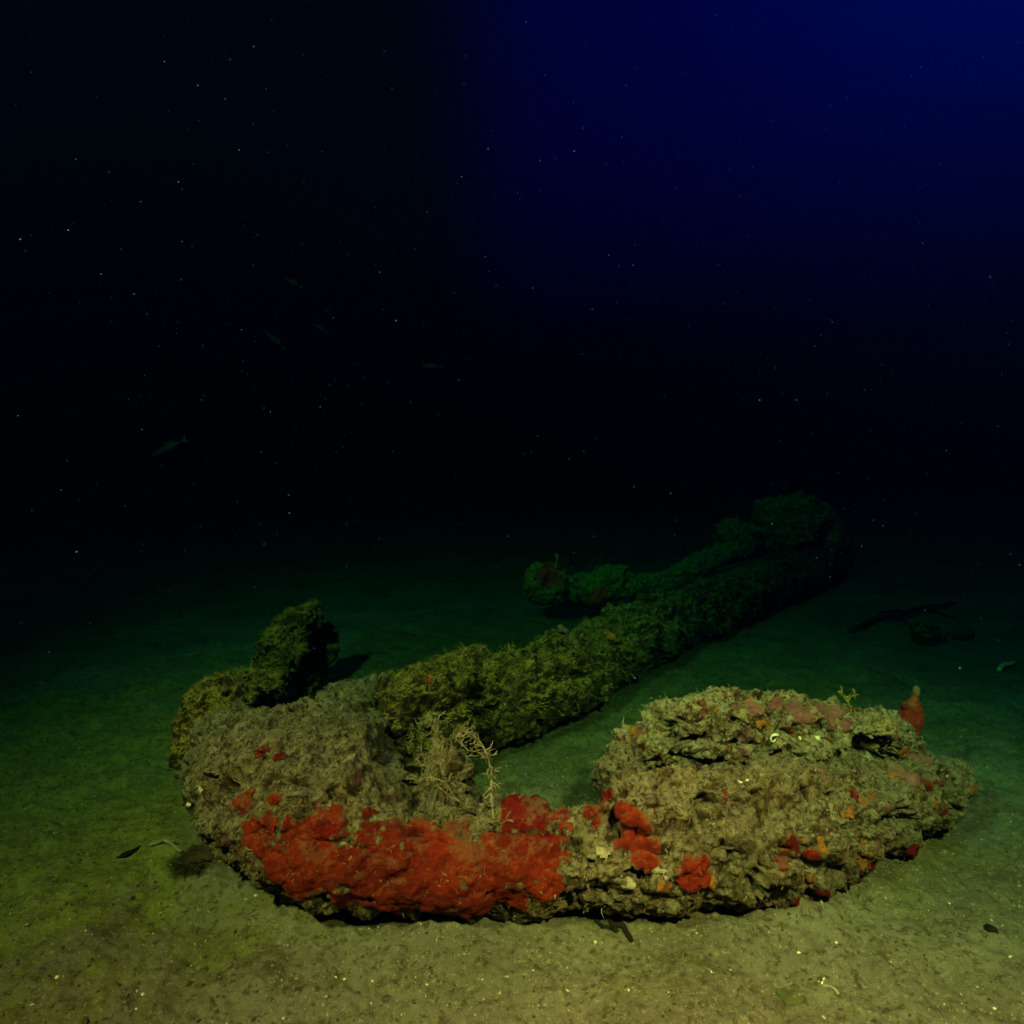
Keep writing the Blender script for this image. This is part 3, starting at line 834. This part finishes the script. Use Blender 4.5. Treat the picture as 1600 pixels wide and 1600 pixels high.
# ------------------------------------------------------------------ litter on the sand
def lying(px0, py0, px1, py1, r0, r1, n=5, wob=.006, lift=.0):
    A, B = on_ground(px0, py0), on_ground(px1, py1); P = []
    for t in np.linspace(0, 1, n):
        q = A + (B - A) * t; q = q + np.array([random.gauss(0, wob), random.gauss(0, wob), 0])
        q[2] = gz(q[0], q[1]) + (r0 + (r1 - r0) * t) * .7 + lift * math.sin(math.pi * t); P.append(q)
    return P, [r0 + (r1 - r0) * t for t in np.linspace(0, 1, n)]
P, R = lying(182, 1342, 218, 1324, .002, .003, 5, .001)
v, f = tube(P, [.0015, .006, .0075, .005, .0015], 4, 8, (1, .3))
top_mesh("dead_leaf", [(v, f)], M_BLACK, P[0], "dark narrow dead leaf on the sand left of the anchor's crown", "leaf")
P, R = lying(236, 1322, 282, 1330, .004, .003, 6, .004, .004)
P2, R2 = lying(262, 1326, 284, 1320, .003, .002, 4, .003, .006)
top_mesh("coral_twig", [tube(P, R, 4, 8), tube(P2, R2, 4, 8)], M_HYD, P[0], "pale broken coral twig on the sand left of the crown", "coral")
P, R = lying(1287, 1540, 1308, 1552, .0022, .0022, 4, .001)
top_mesh("worm_cast", [tube(P, R, 5, 8)], plain("cast_sand", (.2, .17, .10), (.26, .23, .14)), P[0], "short curled sand worm cast in the lower right foreground", "worm cast")
P, R = lying(1562, 1049, 1588, 1038, .008, .005, 4, .003, .01)
top_mesh("bone_shard", [tube(P, R, 4, 8)], M_SHELL, P[0], "pale bone shard on the sand at the right edge", "bone")
sb = empty("branch", on_ground(1395, 965)); tag(sb, "dark waterlogged branch with twigs on the far right sand", "branch")
for nm, a in (("stem", (1330,985,1500,942,.012,.006)), ("twig", (1390,962,1425,985,.007,.004)), ("twig", (1420,958,1505,968,.007,.004)), ("twig", (1360,978,1410,955,.007,.004))):
    P, R = lying(a[0], a[1], a[2], a[3], a[4], a[5], 6, .012, .02); v, f = tube(P, R, 4, 8)
    link(nm, mesh_from(nm, v - np.array(sb.location), f), M_BROWN, sb)
def stone(px, py, r, mat, label, seed, name="stone", sq=.7, sink=.3):
    p = on_ground(px, py); v, f = ball(p + [0, 0, r * sq * (1 - sink * 2)], (r, r * .85, r * sq), 24, 16, seed)
    n = v - p; n /= np.linalg.norm(n, axis=1)[:, None]
    v = v + n * (r * .6 * fbm(v * (.9 / r) + seed, 3) + r * .25 * fbm(v * (3.2 / r) + seed, 3))[:, None]
    return top_mesh(name, [(v, f)], mat, p, label, "stone")
stone(1448, 1003, .055, M_SHANK, "round overgrown stone on the far right sand below the branch", 4, sq=.9)
stone(1500, 996, .05, M_SHANK, "low overgrown stone right of the round one on the far sand", 6, sq=.45)
stone(1547, 1452, .008, M_BLACK, "small black lump standing in for a pit near the right edge of the foreground", 8, sink=.42)  # black lump put where the sand has a small dark pit
stone(1236, 1557, .016, plain("green_film", (.05, .06, .02), (.08, .09, .03)), "small flat patch of greenish film on the sand in the lower right foreground", 9, sq=.10)  # a film patch on the sand, shaped as a very flat stone
stone(477, 1413, .007, M_ORANGE, "tan pebble on the sand below the crown", 3)
p0 = on_ground(316, 1336); hv_, hf_ = ball(p0, (.034, .030, .010), 24, 16)
hn_ = hv_ - p0; hn_ /= np.linalg.norm(hn_, axis=1)[:, None]
hv_ = hv_ + hn_ * (.02 * fbm(hv_ * 40, 3))[:, None]
cv_, cf_ = strands(hv_, hn_, 3600, .020, .0011, 77, 1.2, .0, .9)
ac = empty("algae_clump", p0); tag(ac, "dark fuzzy clump of algae on the sand at the left foot of the crown", "algae")
link("base", mesh_from("base", hv_ - p0, hf_), M_BROWN, ac)
link("turf", mesh_from("turf", cv_ - p0, cf_), plain("dark_algae", (.03, .025, .01), (.09, .075, .03), 30), ac)["kind"] = "stuff"
stone(566, 1461, .006, M_DRED, "tiny red pebble in front of the red sponge", 13)
P, R = lying(955, 1440, 985, 1468, .005, .0035, 5, .002)
P2, R2 = lying(965, 1455, 935, 1442, .004, .003, 4, .002)
top_mesh("twig", [tube(P, R, 4, 8), tube(P2, R2, 4, 8)], M_BLACK, P[0], "black forked twig sticking out from under the middle of the arm", "twig")

# shell grit: countless light flakes on the sand
def scatter_bits(n, seed, rmin, rmax, ymax, flat):
    r = np.random.default_rng(seed)
    ang = np.radians(r.uniform(-46, 46, n)); dist = .72 + (ymax - .72) * r.random(n) ** 1.4
    x, y = np.sin(ang) * dist, np.cos(ang) * dist
    z = ground_z(x, y)
    s = (rmin + (rmax - rmin) * r.random(n) ** 3)[:, None, None] * (.6 + .8 * r.random((n, 1, 3)))
    o = np.array([(1, 0, 0), (-1, 0, 0), (0, 1, 0), (0, -1, 0), (0, 0, 1), (0, 0, -1)], float) * np.array([1, .7, flat])
    q = r.normal(size=(n, 4)); q[:, 1:3] *= .35; q /= np.linalg.norm(q, axis=1)[:, None]
    w, a, b_, c_ = q.T
    Rm = np.stack([1-2*(b_*b_+c_*c_), 2*(a*b_-c_*w), 2*(a*c_+b_*w), 2*(a*b_+c_*w), 1-2*(a*a+c_*c_), 2*(b_*c_-a*w), 2*(a*c_-b_*w), 2*(b_*c_+a*w), 1-2*(a*a+b_*b_)], 1).reshape(n, 3, 3)
    v = np.einsum('nij,nkj->nki', Rm, o[None] * s) + np.stack([x, y, z + .0008], 1)[:, None]
    T = np.array([(0,2,4),(2,1,4),(1,3,4),(3,0,4),(2,0,5),(1,2,5),(3,1,5),(0,3,5)])
    return v.reshape(-1, 3), (T[None] + np.arange(n)[:, None, None] * 6).reshape(-1, 3)
v, f = scatter_bits(2600, 5, .0006, .0030, 3.2, .35)
tag(link("shell_grit", mesh_from("shell_grit", v, f, False), M_SHELL), "white shell grit strewn over the sand", "shell grit", None, "stuff")
v, f = scatter_bits(6000, 6, .0008, .0050, 2.6, .6)
tag(link("dark_grit", mesh_from("dark_grit", v, f, False), plain("dark_grit", (.05, .038, .02), (.12, .09, .045))), "dark crumbs of debris strewn over the sand", "debris", None, "stuff")

# ------------------------------------------------------------------ drifting specks in the water
n = 30000
r = np.random.default_rng(21)
ang = np.radians(r.uniform(-50, 50, n)); dist = .80 + 4.8 * r.random(n) ** .62
x, y = np.sin(ang) * dist, np.cos(ang) * dist; z = .1 + 2.1 * r.random(n)
s = ((.0006 + .0022 * r.random(n) ** 9) * np.clip(dist / 2.2, .5, 1.3))[:, None, None] * (.7 + .6 * r.random((n, 1, 3)))
o = np.array([(1, 0, 0), (-1, 0, 0), (0, 1, 0), (0, -1, 0), (0, 0, 1), (0, 0, -1)], float)
v = o[None] * s + np.stack([x, y, z], 1)[:, None]
T = np.array([(0,2,4),(2,1,4),(1,3,4),(3,0,4),(2,0,5),(1,2,5),(3,1,5),(0,3,5)])
f = (T[None] + np.arange(n)[:, None, None] * 6).reshape(-1, 3)
M_SNOW = plain("plankton", (.006, .11, .45), (.012, .16, .55), 5, .9, 0)
tag(link("marine_snow", mesh_from("marine_snow", v.reshape(-1, 3), f, True), M_SNOW), "pale specks of plankton drifting in the dark water", "plankton", None, "stuff")

# small fish hanging in the dark
M_FISH = plain("fish_skin", (.006, .02, .04), (.012, .035, .06), 60, .45, .0005)
def fish(px, py, d, L, ang, label):
    c_ = D(px, py, d); ca, sa = math.cos(ang), math.sin(ang)
    ux = np.array([ca, .25, sa]); ux /= np.linalg.norm(ux)
    o = empty("fish", c_); tag(o, label, "fish", "small fish in the dark water")
    P = [ux * L * t for t in (-.5, -.3, -.1, .12, .32, .46)]
    v, f = tube(P, [L * k for k in (.03, .085, .12, .115, .055, .022)], 4, 14, (.5, 1))
    body = link("body", mesh_from("body", v, f), M_FISH, o)
    up = np.array([-sa, 0, ca])
    tailp = ux * L * .44
    def fin(name, pts, th):
        q = np.cross(ux, up); q /= np.linalg.norm(q); A = np.array(pts); k = len(A)
        V = np.vstack([A + q * th, A - q * th])
        F = [tuple(range(k)), tuple(range(2 * k - 1, k - 1, -1))] + [(i, i + k, (i + 1) % k + k, (i + 1) % k) for i in range(k)]
        link(name, mesh_from(name, V, F, False), M_FISH, o)
    fin("tail_fin", [tailp - up * L * .02, tailp + ux * L * .18 - up * L * .13, tailp + ux * L * .12, tailp + ux * L * .18 + up * L * .13, tailp + up * L * .02], L * .006)
    fin("dorsal_fin", [-ux * L * .15 + up * L * .10, ux * L * .02 + up * L * .18, ux * L * .25 + up * L * .12, ux * L * .28 + up * L * .06], L * .005)
for a in ((457,441,2.6,.065,-.55,"faint small fish, topmost of the five in the dark water"), (428,530,2.7,.09,-.75,"faint fish slanting down, leftmost of the middle three"),
          (500,512,2.8,.06,-.5,"faint small fish between the slanting fish and the level one"), (674,572,2.8,.075,.0,"faint fish swimming level, rightmost of the five"),
          (262,700,2.4,.12,.5,"faint larger fish low on the left, lowest of the five")):
    fish(*a)
